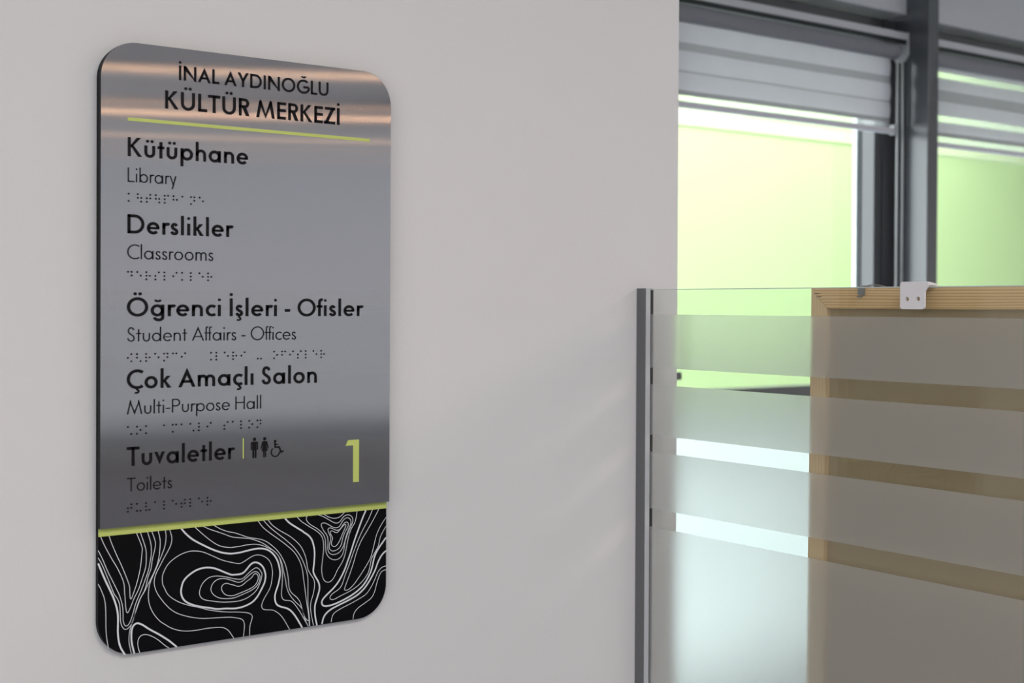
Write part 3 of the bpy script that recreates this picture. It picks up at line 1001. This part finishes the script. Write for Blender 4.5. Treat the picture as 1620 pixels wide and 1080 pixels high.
# ----------------------------------------------------------------- wooden board frame leaning on the back of the glass
FZ0, FZ1, FY0, FY1 = .775, 1.5250, -.2990, -1.25
frame = thing('wooden_board', 'back of a pine-framed board standing behind the striped glass', 'board', (1.3190, (FY0 + FY1) / 2, FZ0))
frame.rotation_euler = (0, math.atan(.0098), 0)
HH = FZ1 - FZ0
HW = (FY0 - FY1) / 2
TB, TS, TH = .0262, .0256, .024
def bar4(pts):
    bm = bmesh.new()
    prism(bm, pts, 0, 0, TH)
    return bm
def mitre(name, pts, m):
    o = obj(name, bar4(pts), m, frame)
    bv = o.modifiers.new('soft', 'BEVEL'); bv.width = .0006; bv.segments = 2
    return o
g = .00015
mitre('top_rail', [(HW - g, HH), (-HW + g, HH), (-HW + TS + g, HH - TB), (HW - TS - g, HH - TB)], M_PINE_H)
mitre('bottom_rail', [(HW - g, 0), (-HW + g, 0), (-HW + TS + g, TB), (HW - TS - g, TB)], M_PINE_H)
mitre('side_stile', [(HW, HH - g), (HW, g), (HW - TS, TB + g), (HW - TS, HH - TB - g)], M_PINE_V)
mitre('side_stile', [(-HW, HH - g), (-HW, g), (-HW + TS, TB + g), (-HW + TS, HH - TB - g)], M_PINE_V)
obj('backing_panel', box(.0075, .0115, -HW + TS + .0002, HW - TS - .0002, TB + .0002, HH - TB - .0002), M_BOARD, frame)
# corner staples over the mitre joint, and a bent zinc clip on the top rail
for (dy, dz, ln) in ((-.0105, -.0072, .0095), (-.0125, -.0112, .0085)):
    bm = bmesh.new()
    tube(bm, [(-.0003, HW + dy + ln / 2, HH + dz - .0004), (-.0003, HW + dy - ln / 2, HH + dz + .0004)], .00045, 6)
    obj('corner_staple', bm, M_STAPLE, frame)
cy_ = -.3800 - frame.location.y
bm = bmesh.new()
add_box(bm, -.0030, -.0004, cy_ - .0050, cy_ + .0050, HH - .0095, HH + .0022)
add_box(bm, -.0004, .012, cy_ - .0050, cy_ + .0050, HH + .0008, HH + .0022)
add_box(bm, -.0065, -.0030, cy_ - .0038, cy_ - .0016, HH - .0105, HH - .0086)
add_box(bm, -.0055, -.0030, cy_ - .0030, cy_ + .0048, HH - .0122, HH - .0108)
bmesh.ops.bevel(bm, geom=bm.edges[:], offset=.0004, segments=2, affect='EDGES')
clip = obj('metal_clip', bm, M_ZINC, frame)
bm = bmesh.new()
tube(bm, [(-.001, cy_ - .004, HH + .001), (.003, cy_ - .012, HH + .0032), (.006, cy_ - .020, HH + .0026), (.009, cy_ - .027, HH + .0010)], .0007, 6)
obj('clip_wire', bm, M_ZINC, clip)

# ----------------------------------------------------------------- white plastic bracket hooked over glass and board
brk = thing('plastic_bracket', 'white plastic bracket with two screw holes hooked over the top edge of the glass', 'bracket', (1.3035, -.4714, 1.4985))
holes = [(.0068, .0118), (-.0084, .0121)]
bm = bmesh.new()
loops = [rounded(-.0168, .0168, 0, .0318, .0035, n=6)] + [[(y + .0026 * math.cos(2 * PI * i / 20), z + .0026 * math.sin(2 * PI * i / 20)) for i in range(20)] for y, z in holes]
edges = []
for lp in loops:
    vs = [bm.verts.new((-.0016, y, z)) for y, z in lp]
    edges += [bm.edges.new((vs[i - 1], vs[i])) for i in range(len(vs))]
bmesh.ops.triangle_fill(bm, use_beauty=True, use_dissolve=False, edges=edges, normal=(-1, 0, 0))
ext = bmesh.ops.extrude_face_region(bm, geom=bm.faces[:])
bmesh.ops.translate(bm, verts=[v for v in ext['geom'] if isinstance(v, bmesh.types.BMVert)], vec=(.0032, 0, 0))
bmesh.ops.recalc_face_normals(bm, faces=bm.faces[:])
face = obj('face_plate', bm, M_PLASTIC, brk)
# arm over the top, drooping a little to its broken tip
bm = bmesh.new()
prism(bm, [(-.0014, .0318), (.0040, .0322), (.0120, .0314), (.0250, .0290), (.0252, .0274), (.0140, .0277), (.0016, .0277), (-.0014, .0270)], 1, -.0168, .0160)
arm = obj('hook_arm', bm, M_PLASTIC, brk)
bm = bmesh.new()
prism(bm, [(-.0168, .0318), (-.0168, .0200), (-.0190, .0235), (-.0212, .0262), (-.0222, .0300), (-.0215, .0318)], 0, -.0013, .0013)
obj('side_web', bm, M_PLASTIC, brk)
# ----------------------------------------------------------------- zebra roller blinds
def blind(name, label, x0, x1, slit):
    root = thing(name, label, 'blind', (x0, 1.6, 2.37), 'zebra roller blinds in the windows')
    L_ = lambda bm: local(bm, root)
    # top rail of the cassette: an L of light metal over the roller
    bm = bmesh.new()
    prism(bm, [(1.535, 2.442), (1.535, 2.466), (1.597, 2.466), (1.597, 2.440), (1.594, 2.440), (1.594, 2.462), (1.539, 2.462), (1.539, 2.442)], 0, x0 + .008, x1 - .008)
    obj('top_rail', L_(bm), M_RAIL, root)
    bm = bmesh.new()
    cyl = [(1.567 + .028 * math.cos(2 * PI * i / 24), 2.402 + .028 * math.sin(2 * PI * i / 24)) for i in range(24)]
    prism(bm, cyl, 0, x0 + .012, x1 - .040)
    obj('roller', L_(bm), M_ROLL, root)
    obj('gap_shade', L_(box(x0 + .0085, x1 - .0085, 1.5385, 1.5420, 2.4265, 2.4415)), M_GASKET, root)  # dark strip put in for the shade between rail and roller
    for a in (x0, x1 - .008):
        bm = bmesh.new()
        prism(bm, [(1.535, 2.468), (1.598, 2.468), (1.598, 2.385), (1.585, 2.368), (1.550, 2.368), (1.533, 2.392)], 0, a, a + .008)
        obj('end_cap', L_(bm), M_CAP, root)
    if slit:
        bands = [(2.395, 2.359, 1), (2.359, 2.337, 4), (2.337, 2.293, 1), (2.293, 2.252, 2), (2.252, 2.201, 1), (2.201, 2.178, 4), (2.178, 2.140, 1), (2.140, 2.124, 3), (2.124, 2.103, 4)]
        zb, zt = 2.085, 2.103
    else:
        bands = [(2.395, 2.378, 1), (2.378, 2.312, 1), (2.312, 2.286, 2), (2.286, 2.226, 1), (2.226, 2.220, 2), (2.220, 2.166, 1), (2.166, 2.150, 3), (2.150, 2.131, 4)]
        zb, zt = 2.111, 2.131
    bm = bmesh.new()
    xa, xb = x0 + .016, x1 - .066
    nx = 40
    rnd = random.Random(3 if slit else 5)
    ph = [rnd.uniform(0, 6) for _ in range(4)]
    for (za, zc, mi) in bands:
        rows = 4
        grid = []
        for r_ in range(rows + 1):
            t = r_ / rows
            z = za + (zc - za) * t
            bul = .0045 * math.sin(PI * t) if mi == 1 else 0.0
            row = []
            for i in range(nx + 1):
                x = xa + (xb - xa) * i / nx
                wob = .0018 * math.sin(7 * x + ph[0] + 30 * z) + .0012 * math.sin(17 * x + ph[1] - 22 * z)
                row.append(bm.verts.new((x, 1.565 - bul + wob, z)))
            grid.append(row)
        for r_ in range(rows):
            for i in range(nx):
                f = bm.faces.new((grid[r_][i], grid[r_][i + 1], grid[r_ + 1][i + 1], grid[r_ + 1][i]))
                f.material_index = mi - 1
                f.smooth = True
    obj('fabric', L_(bm), [M_FAB, M_FAB2, M_FABD, M_SHEER], root)
    obj('bottom_bar', L_(box(x0 + .012, x1 - .053, 1.556, 1.574, zb, zt, bev=.003)), M_BAR, root)
    obj('bar_end_cap', L_(box(x1 - .0528, x1 - .048, 1.553, 1.577, zb - .004, zt + .012, bev=.002)), M_CAP, root)
    for cx in (x1 - .036, x1 - .004):
        bm = bmesh.new()
        tube(bm, [(cx - (.004 if cx > x1 - .01 else 0), 1.556, 2.372), (cx, 1.556, 2.0), (cx, 1.556, 1.30)], .0042, 8)
        obj('bead_chain', L_(bm), M_CHAIN, root, True)
    return root
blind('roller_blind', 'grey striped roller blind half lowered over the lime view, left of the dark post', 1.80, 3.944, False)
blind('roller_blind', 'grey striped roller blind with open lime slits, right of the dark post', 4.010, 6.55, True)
